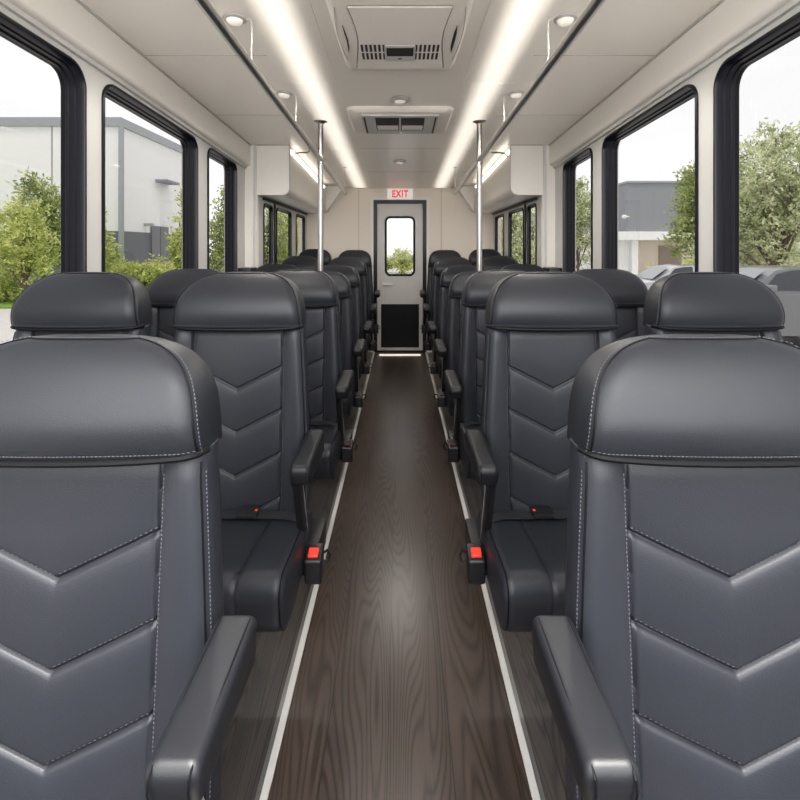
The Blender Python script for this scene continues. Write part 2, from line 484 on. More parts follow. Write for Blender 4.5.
for d, yy in ((-.018, .015), (-.018, .008), (-.004, .004), (.006, .012), (.006, .045)):
    rings.append([(p[0], yy, p[1]) for p in rquad(inset([(-.165, .93), (.165, .93), (.165, 1.615), (-.165, 1.615)], d), .05 - d)])
loft(bm, rings, cap=False)
gas = link('window_gasket', bm, M['rubber2'], door)
bm = bmesh.new(); bm.faces.new([bm.verts.new((p[0], .035, p[1])) for p in hole])
link('window_pane', bm, M['glass'], gas, smooth=False)
bm = bmesh.new(); box(bm, -.228, .228, .008, .015, .055, .575, .003, 1)
link('kick_panel', bm, M['doorblack'], door)
bm = bmesh.new()
lathe(bm, [(0, 0), (.022, 0), (.022, .012), (.0, .012)], n=16)
for v in bm.verts: v.co = Vector((-.195 + v.co.x, .014 - v.co.z, .815 + v.co.y))
tube(bm, [(-.195, .006, .815), (-.195, -.03, .815), (-.185, -.036, .815), (-.09, -.036, .812)], .013, 8)
link('door_handle', bm, M['alu'], door)
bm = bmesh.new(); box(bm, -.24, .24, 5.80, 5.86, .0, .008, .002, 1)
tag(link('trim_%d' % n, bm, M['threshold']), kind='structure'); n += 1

# exit sign
sg = tag(empty('exit_sign', (0, YB - .014, 1.832)), 'white exit sign with red letters above the rear door', 'sign')
bm = bmesh.new(); box(bm, -.152, .152, -.03, .0, 0, .122, .006)
link('sign_box', bm, M['signwhite'], sg)
cu = bpy.data.curves.new('lettering', 'FONT'); cu.body = 'EXIT'; cu.align_x = 'CENTER'; cu.align_y = 'CENTER'; cu.size = .112; cu.space_character = 1.16; cu.extrude = .001
cu.offset = .0045
to = bpy.data.objects.new('lettering', cu)
COL.objects.link(to); dg = bpy.context.evaluated_depsgraph_get(); me = bpy.data.meshes.new_from_object(to.evaluated_get(dg))
bpy.data.objects.remove(to); bpy.data.curves.remove(cu)
lt = bpy.data.objects.new('lettering', me); COL.objects.link(lt); me.materials.clear(); me.materials.append(M['signred'])
lt.parent = sg; lt.location = (0, -.032, .060); lt.rotation_euler = (PI / 2, 0, 0); lt.scale = (.74, 1, 1)

# ------------------------------------------------------------------ overhead fittings
for s, side in ((-1, 'left'), (1, 'right')):
    # luggage rack of the rear compartment
    o = tag(empty('luggage_rack', (s * XR, YK, 1.667)), 'closed white overhead rack above the small rear windows, %s of the door' % side, 'overhead rack', 'rear overhead racks')
    bm = bmesh.new(); rings = []
    for y in (YK - .004, YB - .002):
        zt = ceil_z(y) - .001; zb = 1.667
        q = [(XR - .001, zb), (XR - .001, zt), (.865, zt), (.865, zb)]
        rings.append([(s * p[0] - s * XR, y - YK, p[1] - 1.667) for p in rquad(q, [.004, .002, .002, .055], 6)])
    loft(bm, rings)
    link('rack_body', bm, M['wall'], o, angle=30)
    bm = bmesh.new()
    ya, yb = YK + .02, YB - .35
    a = s * .865 - s * XR; b = s * .847 - s * XR
    loft(bm, [[(a, ya - YK, ceil_z(ya) - .058 - 1.667), (a, ya - YK, ceil_z(ya) - .034 - 1.667), (b, ya - YK, ceil_z(ya) - .038 - 1.667), (b, ya - YK, ceil_z(ya) - .054 - 1.667)],
              [(a, yb - YK, ceil_z(yb) - .058 - 1.667), (a, yb - YK, ceil_z(yb) - .034 - 1.667), (b, yb - YK, ceil_z(yb) - .038 - 1.667), (b, yb - YK, ceil_z(yb) - .054 - 1.667)]])
    link('strip_light', bm, M['led'], o, smooth=False)
    bm = bmesh.new()
    z = ceil_z(YK + .06) - .06 - 1.667
    pts = [(s * (.862 - XR), .06, z - .02), (s * (.835 - XR), .06, z + .008), (s * (.80 - XR), .06, z + .014), (s * (.745 - XR), .06, z + .014), (s * (.725 - XR), .06, z + .022), (s * (.718 - XR), .06, ceil_z(YK + .06) - 1.667)]
    tube(bm, pts, .007, 8)
    link('grab_loop', bm, M['steel'], o)
    bm = bmesh.new()   # rib round the front end
    q = rquad([(XR - .001, 1.667), (XR - .001, ceil_z(YK) - .003), (.865, ceil_z(YK) - .003), (.865, 1.667)], [.004, .002, .002, .055], 6)
    q2 = [(s * (p[0] - XR), -.012, p[1] - 1.667) for p in q]
    tube(bm, q2[7:] , .005, 6)
    link('end_rib', bm, M['seam'], o)
    bm = bmesh.new()
    zt = ceil_z(YB - .16) - .003
    prism(bm, [(s * (.66 - XR), zt - 1.667), (s * (.864 - XR), zt - 1.667), (s * (.864 - XR), .01)], 'y', YB - .16 - YK, YB - .003 - YK)
    link('end_gusset', bm, M['wall'], o, smooth=False)

    # long strip light in the ceiling
    root = empty('ceiling_light', (s * .47, 0, ceil_z(0)))
    tag(root, 'long soft strip light set in the ceiling, on the %s of the roof unit' % side, 'ceiling light', 'ceiling strip lights')
    ys = [.32, 1.55, 2.62, 4.05, 5.0, YB - .05]
    for a, b in zip(ys, ys[1:]):
        bm = bmesh.new()
        prism(bm, [(a + .004, ceil_z(a) - ceil_z(0) - .003), (b - .004, ceil_z(b) - ceil_z(0) - .003), (b - .004, ceil_z(b) - ceil_z(0)), (a + .004, ceil_z(a) - ceil_z(0))], 'x', -.14, .14)
        link('strip_halo_panel', bm, M['glow'], root, smooth=False)

    # handrail
    rz = lambda y: EYE + .705 - .0375 * y
    o = tag(empty('handrail', (s * .524, 3.277, rz(3.277))), 'long steel grab rail under the ceiling, %s of the aisle' % side, 'handrail', 'overhead grab rails')
    L0 = Vector(o.location)
    bm = bmesh.new()
    y0, y1 = .25, 4.76
    tube(bm, [Vector((s * .524, y, rz(y))) - L0 for y in (y0, 1.5, 3, 4, y1)], .0165, 16)
    link('rail', bm, M['railsteel'], o)
    for y in (y0, y1):
        bm = bmesh.new()
        e = Vector((s * .524, y, rz(y))) - L0
        lathe(bm, [(0, -.017), (.012, -.017), (.0185, -.008), (.0185, .010), (.011, .018), (.003, .020), (.003, ceil_z(y) - rz(y) - .006), (.018, ceil_z(y) - rz(y) - .006), (.018, ceil_z(y) - rz(y)), (0, ceil_z(y) - rz(y))], e, 14)
        link('hanger', bm, M['steel'], o)
    # pole
    o = tag(empty('grab_pole', (s * .524, 3.30, 0)), 'upright steel pole from floor to ceiling, %s of the aisle' % side, 'pole', 'upright poles')
    bm = bmesh.new(); zc = ceil_z(3.30)
    tube(bm, [(0, 0, .01), (0, 0, 1), (0, 0, zc - .01)], .0185, 20)
    link('pole_tube', bm, M['steel'], o)
    for z0, sg_ in ((zc, -1), (0, 1)):
        bm = bmesh.new(); lathe(bm, [(0, 0), (.045, 0), (.045, .006 * sg_), (.024, .014 * sg_), (.02, .02 * sg_), (0, .02 * sg_)], (0, 0, z0), 24)
        link('flange', bm, M['steel'], o)
    bm = bmesh.new(); zr = rz(3.30)
    lathe(bm, [(.0186, -.028), (.023, -.026), (.023, .026), (.0186, .028)], (0, 0, zr), 20)
    link('clamp', bm, M['steel'], o)
    # dome lamps with clear loops next to the rail
    for k, (y, where) in enumerate(((1.95, 'nearer the camera'), (2.78, 'nearer the pole'))):
        o = tag(empty('dome_lamp', (s * .645, y, ceil_z(y))), 'small round metal dome lamp beside the %s rail, %s' % (side, where), 'lamp', 'dome lamps beside the rails')
        bm = bmesh.new()
        lathe(bm, [(0, 0), (.046, 0), (.046, -.006), (.040, -.011), (.034, -.011), (.032, -.006)], n=28)
        link('lamp_ring', bm, M['ringmetal'], o)
        bm = bmesh.new(); lathe(bm, [(.033, -.006), (.030, -.018), (.020, -.026), (0, -.030)], n=24)
        link('lamp_lens', bm, M['lens'], o)
        h = ceil_z(y) - rz(y)
        bm = bmesh.new()
        tube(bm, [(-s * .050, .0, -.002), (-s * .066, 0, -.012), (-s * .068, 0, -.05), (-s * .066, 0, -h * .55), (-s * .075, 0, -h * .82), (-s * .108, 0, -h + .004)], .0022, 6)
        link('hanging_loop', bm, M['clear'], o)

for y, lab in ((2.87, 'small round ceiling lamp between the roof unit and the roof hatch'), (4.51, 'small round ceiling lamp between the roof hatch and the exit sign')):
    o = tag(empty('ceiling_lamp', (0, y, ceil_z(y))), lab, 'lamp')
    bm = bmesh.new(); lathe(bm, [(0, 0), (.058, 0), (.060, -.006), (.050, -.016), (.036, -.017), (.034, -.010)], n=32)
    link('lamp_ring', bm, M['ringmetal'], o)
    bm = bmesh.new(); lathe(bm, [(.035, -.010), (.028, -.022), (.015, -.027), (0, -.028)], n=24)
    link('lamp_lens', bm, M['lens'], o)

def lamp(x, y, e):
    d = bpy.data.lights.new('lamp_bulb', 'SPOT'); d.energy = e; d.spot_size = math.radians(172); d.spot_blend = .6; d.shadow_soft_size = .03; d.color = (1, .95, .88)
    o = bpy.data.objects.new('lamp_bulb', d); COL.objects.link(o); o.location = (x, y, ceil_z(y) - .06)
for x_ in (-.645, .645):
    for y_ in (1.95, 2.78): lamp(x_, y_, 7)
for y_ in (2.87, 4.51): lamp(0, y_, 4 if y_ < 4 else 9)

# roof air-conditioning unit
ac = tag(empty('roof_unit', (0, 1.8, ceil_z(1.8))), 'large cream roof air conditioner with slotted grilles over the aisle', 'air conditioner')
def ac_ring(y, hw, drop, r=.03):
    q = [(-hw, .0), (-hw + .0, -drop), (hw, -drop), (hw, 0)]
    q = [(-hw - .02, .0), (-hw + .015, -drop), (hw - .015, -drop), (hw + .02, 0)]
    z = ceil_z(y) - ceil_z(1.8)
    return [(p[0], y - 1.8, z + p[1]) for p in rquad(q, [.002, r, r, .002], 6)]
bm = bmesh.new()
loft(bm, [ac_ring(.98, .235, .006, .005), ac_ring(1.0, .245, .07), ac_ring(1.06, .25, .092), ac_ring(1.4, .252, .098), ac_ring(1.8, .252, .100), ac_ring(2.08, .250, .101), ac_ring(2.18, .246, .100), ac_ring(2.235, .240, .092), ac_ring(2.27, .236, .070), ac_ring(2.31, .234, .006, .005)])
link('housing', bm, M['ac'], ac, angle=30)
def acz(y, drop): return ceil_z(y) - ceil_z(1.8) - drop
def ac_plate(outline, d0, d1):
    bm = bmesh.new()
    lo = [bm.verts.new((x, y - 1.8, acz(y, d1))) for x, y in outline]
    hi = [bm.verts.new((x, y - 1.8, acz(y, d0))) for x, y in outline]
    bm.faces.new(lo); bm.faces.new(hi[::-1]); k = len(lo)
    for i in range(k): bm.faces.new((lo[i], hi[i], hi[(i + 1) % k], lo[(i + 1) % k]))
    return bm
def join_into(bm, o_):
    me_ = bpy.data.meshes.new('t'); o_.to_mesh(me_); o_.free(); bm.from_mesh(me_); bpy.data.meshes.remove(me_)
half = [(.176, 1.67), (.166, 1.75), (.159, 1.84), (.159, 1.92), (.165, 1.99), (.176, 2.09), (.186, 2.18)]
bm = bmesh.new()
top = half + [(-x, y) for x, y in half[::-1]]
for a, b in zip(half, half[1:]):
    join_into(bm, ac_plate([a, b, (-b[0], b[1]), (-a[0], a[1])], .09, .1055))
bmesh.ops.remove_doubles(bm, verts=bm.verts, dist=.0002)
pl = link('face_plate', bm, M['ac'], ac, smooth=False, recalc=False)
for s in (-1, 1):      # shadow gap beside the face plate
    bm = bmesh.new(); tube(bm, [(s * (x + .002), y - 1.8, acz(y, .1015)) for x, y in half], .0024, 6)
    link('joint', bm, M['seam_dark'], ac)
bm = bmesh.new(); tube(bm, [(x, 1.668 - 1.8, acz(1.668, .1015)) for x in (-.176, 0, .176)], .002, 6)
link('joint', bm, M['seam_dark'], ac)
for s in (-1, 1):
    bm = bmesh.new()
    for r in range(2):
        for k in range(6):
            x = s * .064 + s * k * .0172; y = 1.948 + r * .074
            join_into(bm, ac_plate([(x - .0046, y), (x + .0046, y), (x + .0046, y + .060), (x - .0046, y + .060)], .105, .1066))
    link('grille', bm, M['dark'], pl, smooth=False)
    bm = ac_plate([(s * .207 - .001, 1.80), (s * .207 + .004, 1.86), (s * .205 + .006, 1.92), (s * .205 + .004, 1.98), (s * .207 - .001, 2.03), (s * .203 - .003, 1.98), (s * .202 - .002, 1.92), (s * .204 - .003, 1.86)], .098, .1035)
    link('side_vent', bm, M['dark'], ac, smooth=False)
    bm = bmesh.new(); tube(bm, [(s * x, y - 1.8, acz(y, .1005)) for x, y in ((.222, 1.68), (.231, 1.78), (.234, 1.90), (.228, 2.02), (.219, 2.10))], .0018, 6)
    link('pod_edge', bm, M['seam'], ac)
bm = ac_plate([(-.062, 1.955), (.062, 1.955), (.062, 2.098), (-.062, 2.098)], .105, .1075)
dsp = link('display_bezel', bm, M['pillar'], pl, smooth=False)
bm = ac_plate([(-.054, 1.972), (.054, 1.972), (.054, 2.045), (-.054, 2.045)], .107, .1088)
link('display', bm, M['dark'], dsp, smooth=False)
bm = ac_plate([(-.007, 2.068), (.007, 2.068), (.007, 2.077), (-.007, 2.077)], .107, .1088)
link('button', bm, M['dark'], dsp, smooth=False)

# roof hatch / return-air vent
rv = tag(empty('roof_hatch', (0, 3.25, ceil_z(3.25))), 'flat cream roof hatch frame with a dark double opening', 'roof hatch')
def rvz(y, d): return ceil_z(y) - ceil_z(3.25) - d
def rv_ring(d, hw, hl, r):
    return [(p[0], p[1], rvz(p[1] + 3.25, d)) for p in rquad([(-hw, -hl), (hw, -hl), (hw, hl), (-hw, hl)], r, 6)]
bm = bmesh.new(); loft(bm, [rv_ring(.0, .328, .25, .05), rv_ring(.018, .323, .245, .05), rv_ring(.03, .308, .23, .045)])
link('hatch_frame', bm, M['ac'], rv, angle=35)
def rv_box(x0, x1, y0, y1, d0, d1):
    bm = bmesh.new()
    q = [(x0, y0), (x1, y0), (x1, y1), (x0, y1)]
    lo = [bm.verts.new((x, y - 3.25, rvz(y, d1))) for x, y in q]; hi = [bm.verts.new((x, y - 3.25, rvz(y, d0))) for x, y in q]
    bm.faces.new(lo); bm.faces.new(hi[::-1])
    for i in range(4): bm.faces.new((lo[i], hi[i], hi[(i + 1) % 4], lo[(i + 1) % 4]))
    return bm
pf = link('inner_panel', rv_box(-.235, .235, 3.06, 3.46, .028, .040), M['pillar'], rv, smooth=False)
for a, b in ((-.155, -.006), (.006, .155)):
    link('opening', rv_box(a, b, 3.10, 3.37, .039, .0415), M['dark'], pf, smooth=False)
    link('louvre', rv_box(a + .006, b - .006, 3.26, 3.355, .041, .0425), M['ac'], pf, smooth=False)
for s in (-1, 1):
    link('side_slot', rv_box(s * .222 - .005, s * .222 + .005, 3.09, 3.44, .039, .0415), M['dark'], pf, smooth=False)
bm = bmesh.new(); lathe(bm, [(.016, 0), (.014, -.008), (0, -.01)], (0, .19, rvz(3.44, .038)), 14)
link('latch', bm, M['steel'], pf)

# ------------------------------------------------------------------ seats
def lean(z): return (z - .75) * .10
PH = .1355          # half width of the quilted centre panel
def hwb(z): return .2165 - .022 * max(0, (z - .62) / .36) ** 1.2 - .004 * max(0, (.5 - z) / .1)
TIPS = [.806, .684, .562, .440]
RISE = .066 / PH
def back_front(x, z):
    hw = hwb(z); ax = abs(x); y = lean(z); ph = PH - .004 * (z - .5)
    if ax < ph:
        y += .006
        for t in TIPS:
            d = (z - t - ax * RISE) * .9
            if abs(d) < .08:
                y += .0072 * math.exp(-(d / .0030) ** 2)
                y += (.0065 * math.exp(d / .012) if d < 0 else .0040 * math.exp(-d / .034)) * min(1, (ph - ax) / .012) * (1 - (d / .08) ** 2) ** 2
    ds = ax - ph
    y += .0080 * math.exp(-(ds / .0028) ** 2)
    if ds >= 0:
        y += .006 * math.exp(-ds / .014)
        t = ds / (hw - ph)
        y -= .010 * math.sin(PI * min(1, t) * .9)
    else:
        y += .005 * math.exp(ds / .018)
    R = .026
    e = ax - (hw - R)
    if e > 0: y += R - math.sqrt(max(0, R * R - e * e))
    if z > .945: y += (z - .945) ** 2 * 6
    return y

def quad_dash(bm, p, d, wdt, L, nrm, mi):
    d = d.normalized(); side = d.cross(nrm).normalized() * wdt; d = d * L
    f = bm.faces.new([bm.verts.new(p - d - side), bm.verts.new(p + d - side), bm.verts.new(p + d + side), bm.verts.new(p - d + side)])
    f.material_index = mi
FWD = Vector((0, -1, 0))

def back_bm():
    bm = bmesh.new(); rings = []
    NX, NZ = 170, 230
    z0, z1 = .335, .985
    for j in range(NZ + 1):
        z = z0 + (z1 - z0) * j / NZ; hw = hwb(z); ring = []
        for i in range(NX + 1):
            u = -1 + 2 * i / NX
            u = math.copysign(1 - (1 - abs(u)) ** 1.15, u)
            x = u * hw
            zz = z + RISE * min(abs(x), PH) * max(0, min(1, (.965 - z) / .14))
            x = u * hwb(zz)
            ring.append((x, back_front(x, zz), zz))
        z = z + RISE * PH * max(0, min(1, (.965 - z) / .14)); hw = hwb(z)
        yb = lean(z) + .082
        ye = back_front(hw, z)
        ring += [(hw + .001, ye + .02, z), (hw - .004, yb - .02, z), (hw - .026, yb, z), (0, yb + .006, z), (-hw + .026, yb, z), (-hw + .004, yb - .02, z), (-hw - .001, ye + .02, z)]
        rings.append(ring)
    loft(bm, rings)
    return bm
def on_back(x, z, off=.0012): return Vector((x, back_front(x, z) - off, z))
def stitch_bm():
    bm = bmesh.new()
    for s in (-1, 1):
        for t in TIPS:
            for off in (.0075,):
                k = int(PH / .0062)
                for i in range(1, k):
                    ax = PH * i / k
                    z = t + ax * RISE + off
                    if z < .45: continue
                    d = Vector((s, 0, RISE)); quad_dash(bm, on_back(s * ax, z), d, .0006, .0017, FWD, 0)
        z = .45
        while z < .955:
            ph = PH - .004 * (z - .5)
            quad_dash(bm, on_back(s * (ph + .0072), z), Vector((0, .1, 1)), .0006, .0017, FWD, 0)
            x = hwb(z) - .0028
            quad_dash(bm, on_back(s * x, z, .002), Vector((0, .1, 1)), .0007, .0017, Vector((s * .6, -.8, 0)), 0)
            z += .0058
    return bm
def edge_pipe_bm(s):
    bm = bmesh.new()
    if True:
        tube(bm, [on_back(s * (hwb(z) - .0075), z, .0002) for z in [.45 + .52 * i / 30 for i in range(31)]], .0017, 6)
    return bm

HZ0, HZ1 = .980, 1.143
def head_pt(u, t):
    H = HZ1 - HZ0; z = HZ0 + H * t
    hw = (.1925 - .006 * t) * max(0, 1 - t ** 3.2) ** (1 / 3.2)
    yl = lean(z)
    dep = max(0, 1 - t ** 3.0) ** (1 / 2.6)
    mid = .052
    bul = .036 * math.sin(PI * min(1, (t * .9 + .10)) ** .8)
    yf = mid - (mid + .008 + bul) * dep
    edge = .016
    R = min(.03, hw * .6)
    ax = abs(u) * hw; e = ax - (hw - R)
    y = yf + .012 * u * u * dep
    if e > 0 and R > 1e-5: y += (R - math.sqrt(max(0, R * R - e * e))) * dep * .85
    return Vector((u * hw, y + yl, z))
def head_bm():
    bm = bmesh.new(); rings = []
    NX, NZ = 64, 44
    for j in range(NZ + 1):
        t = math.sin(PI / 2 * j / NZ) if j < NZ else .99995
        t = min(t, .9997)
        H = HZ1 - HZ0; z = HZ0 + H * t
        dep = max(0, 1 - t ** 3.0) ** (1 / 2.6)
        ring = []
        for i in range(NX + 1):
            u = -1 + 2 * i / NX
            u = math.copysign(1 - (1 - abs(u)) ** 1.4, u)
            ring.append(head_pt(u, t))
        hw = abs(ring[0].x); yb = lean(z) + .050 + .036 * dep; ye = ring[0].y
        for xx, yy in ((hw * 1.004, ye * .6 + yb * .4), (hw * 1.002, ye * .2 + yb * .8), (hw * .94, yb), (0, yb + .004 * dep), (-hw * .94, yb), (-hw * 1.002, ye * .2 + yb * .8), (-hw * 1.004, ye * .6 + yb * .4)):
            ring.append(Vector((xx, yy, z)))
        rings.append(ring)
    loft(bm, rings)
    return bm
def head_path():
    U = .972; T = .978
    P = [head_pt(-U, T * math.sin(PI / 2 * k / 24)) for k in range(25)]
    P += [head_pt(-U + 2 * U * k / 16, T) for k in range(1, 16)]
    P += [head_pt(U, T * math.sin(PI / 2 * (24 - k) / 24)) for k in range(25)]
    return P
def head_pipe_bm():
    bm = bmesh.new()
    P = [p + Vector((0, -.0003, 0)) for p in head_path()]
    tube(bm, P, .0017, 6)
    return bm
def welt_bm():
    bm = bmesh.new(); Q = []
    for k in range(41):
        u = -1 + 2 * k / 40
        p = head_pt(u, .0); Q.append(Vector((p.x * 1.012, p.y, p.z)) + Vector((0, -.003, .001 + .006 * abs(u) ** 3)))
    tube(bm, Q, .0052, 8)  # real piping, widened in black to paint the shadow band below the headrest
    return bm
def head_stitch_bm():
    bm = bmesh.new()
    P = head_path()
    # resample
    acc = 0
    for a, b in zip(P, P[1:]):
        L = (b - a).length; d = (b - a).normalized()
        while acc < L:
            p = a + d * acc
            cx = Vector((p.x, 0, 0)); n_ = Vector((math.copysign(.55, p.x) if abs(p.x) > .12 else 0, -.7, .5 if p.z > 1.1 else 0)).normalized()
            outw = Vector((math.copysign(.005, p.x) if abs(p.x) > .10 else 0, .0022, .002 if p.z > 1.13 else 0))
            quad_dash(bm, p + outw + n_ * .0012, d, .0006, .0017, n_, 0)
            acc += .0060
        acc -= L
    for k in range(70):
        u = -.96 + 1.92 * k / 69
        p = head_pt(u, .075) + Vector((0, -.0012, 0)); quad_dash(bm, p, Vector((1, 0, 0)), .0006, .0018, FWD, 0)
    return bm

def rail_loft(poly, half, R, n_x, groove=None, taper=0):
    """closed (y,z) section lofted along x with softened ends"""
    P = [Vector(p) for p in poly]; n = len(P)
    N = []
    for i in range(n):
        e = P[(i + 1) % n] - P[i - 1]; nn = Vector((e.y, -e.x)); N.append(nn.normalized())
    area = sum(P[i].x * P[(i + 1) % n].y - P[(i + 1) % n].x * P[i].y for i in range(n))
    if area < 0: N = [-q for q in N]
    xs = []
    for k in range(n_x + 1):
        u = -1 + 2 * k / n_x; u = math.copysign(1 - (1 - abs(u)) ** 1.6, u); xs.append(u * half)
    bm = bmesh.new(); rings = []
    for x in xs:
        e = abs(x) - (half - R); ins = R - math.sqrt(max(0, R * R - e * e)) if e > 0 else 0
        ring = []
        for p, q in zip(P, N):
            g = groove(x, p) if groove else 0
            r = p - q * (ins + g); ring.append((x, r.x, r.y))
        rings.append(ring)
    loft(bm, rings)
    return bm
def dens(poly, step=.012):
    out = []
    for i in range(len(poly)):
        a, b = Vector(poly[i]), Vector(poly[(i + 1) % len(poly)])
        k = max(1, int((b - a).length / step))
        for j in range(k): out.append(tuple(a + (b - a) * j / k))
    return out
def cushion_bm():
    sec = rquad([(.03, .365), (-.345, .332), (-.380, .498), (.03, .462)], [.02, .085, .045, .02], 8)
    sec = dens(sec)
    def g(x, p):
        ax = abs(x); d = ax - .118
        v = .0055 * math.exp(-(d / .0035) ** 2) + .004 * math.exp(-abs(d) / .02)
        if ax < .118: v += .004
        if p[1] < .40: v *= .3
        return v
    return rail_loft(sec, .228, .026, 90, g)
def cushion_pipe_bm(s):
    bm = bmesh.new()
    sec = rquad([(.03, .365), (-.345, .332), (-.380, .498), (.03, .462)], [.02, .085, .045, .02], 8)
    top = [p for p in dens(inset4(sec, .0035))]
    if True:
        path = [(s * .2180, p[0], p[1]) for p in top if p[0] < -.02 and not (p[1] < .366 and p[0] > -.28)]
        # order along the section from the underside round the nose to the back
        tube(bm, path, .0016, 6)
    return bm
def inset4(sec, d):
    P = [Vector(p) for p in sec]; n = len(P); c = sum(P, Vector((0, 0))) / n; out = []
    for i in range(n):
        e = (P[(i + 1) % n] - P[i - 1]); nn = Vector((-e.y, e.x)).normalized()
        if nn.dot(c - P[i]) < 0: nn = -nn
        q = P[i] + nn * d; out.append((q.x, q.y))
    return out

def add_bm(a, b):
    for f in b.faces: f.material_index = 1
    t = bpy.data.meshes.new('join'); b.to_mesh(t); b.free(); a.from_mesh(t); bpy.data.meshes.remove(t)
    return a

def seat_parts(a, full=True):
    """a = side of the aisle (+1 / -1); list of part specs built once and copied"""
    root = empty('bus_seat')
    bk = link('backrest', add_bm(back_bm(), stitch_bm()), [M['leather'], M['stitch']], root, angle=75, recalc=False)
    for q in (-1, 1): link('edge_piping', edge_pipe_bm(q), M['piping'], bk)
    hd = link('headrest', add_bm(head_bm(), head_stitch_bm()), [M['leather_head'], M['stitch']], root, angle=80, recalc=False)
    link('piping', head_pipe_bm(), M['piping'], hd)
    link('welt_shade', welt_bm(), M['piping'], hd)
    cu = link('seat_cushion', cushion_bm(), M['leather'], root, angle=60)
    for q in (-1, 1): link('piping', cushion_pipe_bm(q), M['piping'], cu)
    bm = bmesh.new(); box(bm, -.19, .19, -.24, .09, .325, .37, .008)
    link('seat_frame', bm, M['blackmetal'], root)
    for yy in (-.20, .05):
        bm = bmesh.new()
        box(bm, -a * .10 - .022, -a * .10 + .022, yy - .018, yy + .018, .008, .326, .004)
        box(bm, -a * .10 - .05, -a * .10 + .05, yy - .03, yy + .03, .0, .010, .003)
        link('leg', bm, M['blackmetal'], root)
    if full:
        # armrest on the aisle side
        sec = rquad([(.0, -.062), (-.262, -.050), (-.282, .0), (.02, .004)], [.015, .016, .018, .015], 6)
        ar = link('armrest', rail_loft(dens(sec, .02), .0265, .012, 18), M['armpad'], root, loc=(a * .272, .0, .748))
        bm = bmesh.new()
        px_ = -a * .021
        sec = [(-.215, -.045), (-.170, -.047), (-.095, -.20), (-.03, -.33), (-.065, -.345), (-.135, -.21)]
        prism(bm, sec, 'x', px_ - .009, px_ + .009)
        link('armrest_post', bm, M['blackmetal'], ar, smooth=False)
        bm = bmesh.new()
        tube(bm, [(px_ + a * .0095, -.170, -.05), (px_ + a * .0095, -.095, -.20), (px_ + a * .0095, -.03, -.33)], .0022, 6)
        link('post_edge', bm, M['alugrey'], ar)
        for sx in (-1, 1):
            bm = bmesh.new()
            tube(bm, [(sx * .0185, y, z) for y, z in ((.0, .0022), (-.10, .0012), (-.26, -.0022), (-.276, -.008), (-.279, -.02), (-.272, -.042))], .0012, 5)
            link('piping', bm, M['piping'], ar)
        bm = bmesh.new(); box(bm, min(a * .2, a * .258), max(a * .2, a * .258), -.085, .075, .325, .40, .006)
        link('side_bracket', bm, M['blackmetal'], root)
        # belt buckle standing beside the cushion
        bm = bmesh.new()
        sec = rquad([(-.116, .338), (-.066, .338), (-.060, .425), (-.122, .405)], [.012, .010, .008, .008], 4)
        bk2 = link('belt_buckle', rail_loft(sec, .0235, .007, 14), M['plastic'], root, loc=(a * .2545, -.03, .0))
        bm.free(); bm = bmesh.new()
        dirv = Vector((0, .062, .020)).normalized(); nv = Vector((0, -dirv.z, dirv.y))
        c = Vector((0, -.100, .4155)) + nv * .0
        vs = box(bm, -.014, .014, -.014, .014, -.004, .0045, .002, 1)
        for v in bm.verts:
            v.co = c + Vector((1, 0, 0)) * v.co.x + dirv * v.co.y + nv * v.co.z
        link('release_button', bm, M['red'], bk2)
        bm = bmesh.new()
        tube(bm, [(a * .02, -.075, .40), (a * .034, -.075, .408), (a * .040, -.075, .395), (a * .036, -.075, .380), (a * .022, -.075, .378)], .004, 8)
        link('buckle_hook', bm, M['plastic'], bk2)
        # lap belt lying across the back of the cushion
        bm = bmesh.new()
        path = [(-.21, -.035, .4695), (-.10, -.045, .4700), (.0, -.05, .4705), (.10, -.055, .4720), (.17, -.06, .4735), (.200, -.065, .4690), (.217, -.07, .455), (.2235, -.075, .43), (.226, -.08, .40)]
        L, Rr = [], []
        rings = []
        for i, (x, y, z) in enumerate(path):
            lift = .004
            nx = 0 if x < .18 else (.5 if x < .21 else 1)
            ring = [(a * (x + nx * lift), y - .021, z + lift * (1 - nx)), (a * (x + nx * lift), y + .021, z + lift * (1 - nx)), (a * (x + nx * (lift + .0018)), y + .021, z + (lift + .0018) * (1 - nx)), (a * (x + nx * (lift + .0018)), y - .021, z + (lift + .0018) * (1 - nx))]
            rings.append(ring)
        loft(bm, rings)
        lb = link('lap_belt', bm, M['web'], root)
        bm = bmesh.new(); box(bm, a * .055 - .030, a * .055 + .030, -.078, -.026, .475, .489, .005)
        bt = link('belt_tongue', bm, M['plastic'], lb)
        bm = bmesh.new(); box(bm, a * .078 - .004, a * .078 + .004, -.060, -.050, .4885, .4905, .001, 1)
        link('tongue_button', bm, M['red'], bt)
    return root

ROWS = [  # y, aisle-seat x, window-seat x, scale x, scale z (aisle), scale z (window), arm length scale, wall seat?
    (.68, .476, None, 1.055, .977, None, .72),
    (1.48, .497, .944, 1.0, 1.028, 1.028, .9),
    (2.26, .495, .944, 1.0, 1.005, 1.008, 1.0),
    (3.03, .495, .944, 1.0, .968, .968, 1.0),
    (3.78, .500, .944, 1.0, .978, .985, 1.0),
    (4.55, .488, .918, .95, 1.022, 1.030, 1.0),
    (5.32, .488, .918, .95, 1.075, 1.085, 1.0)]
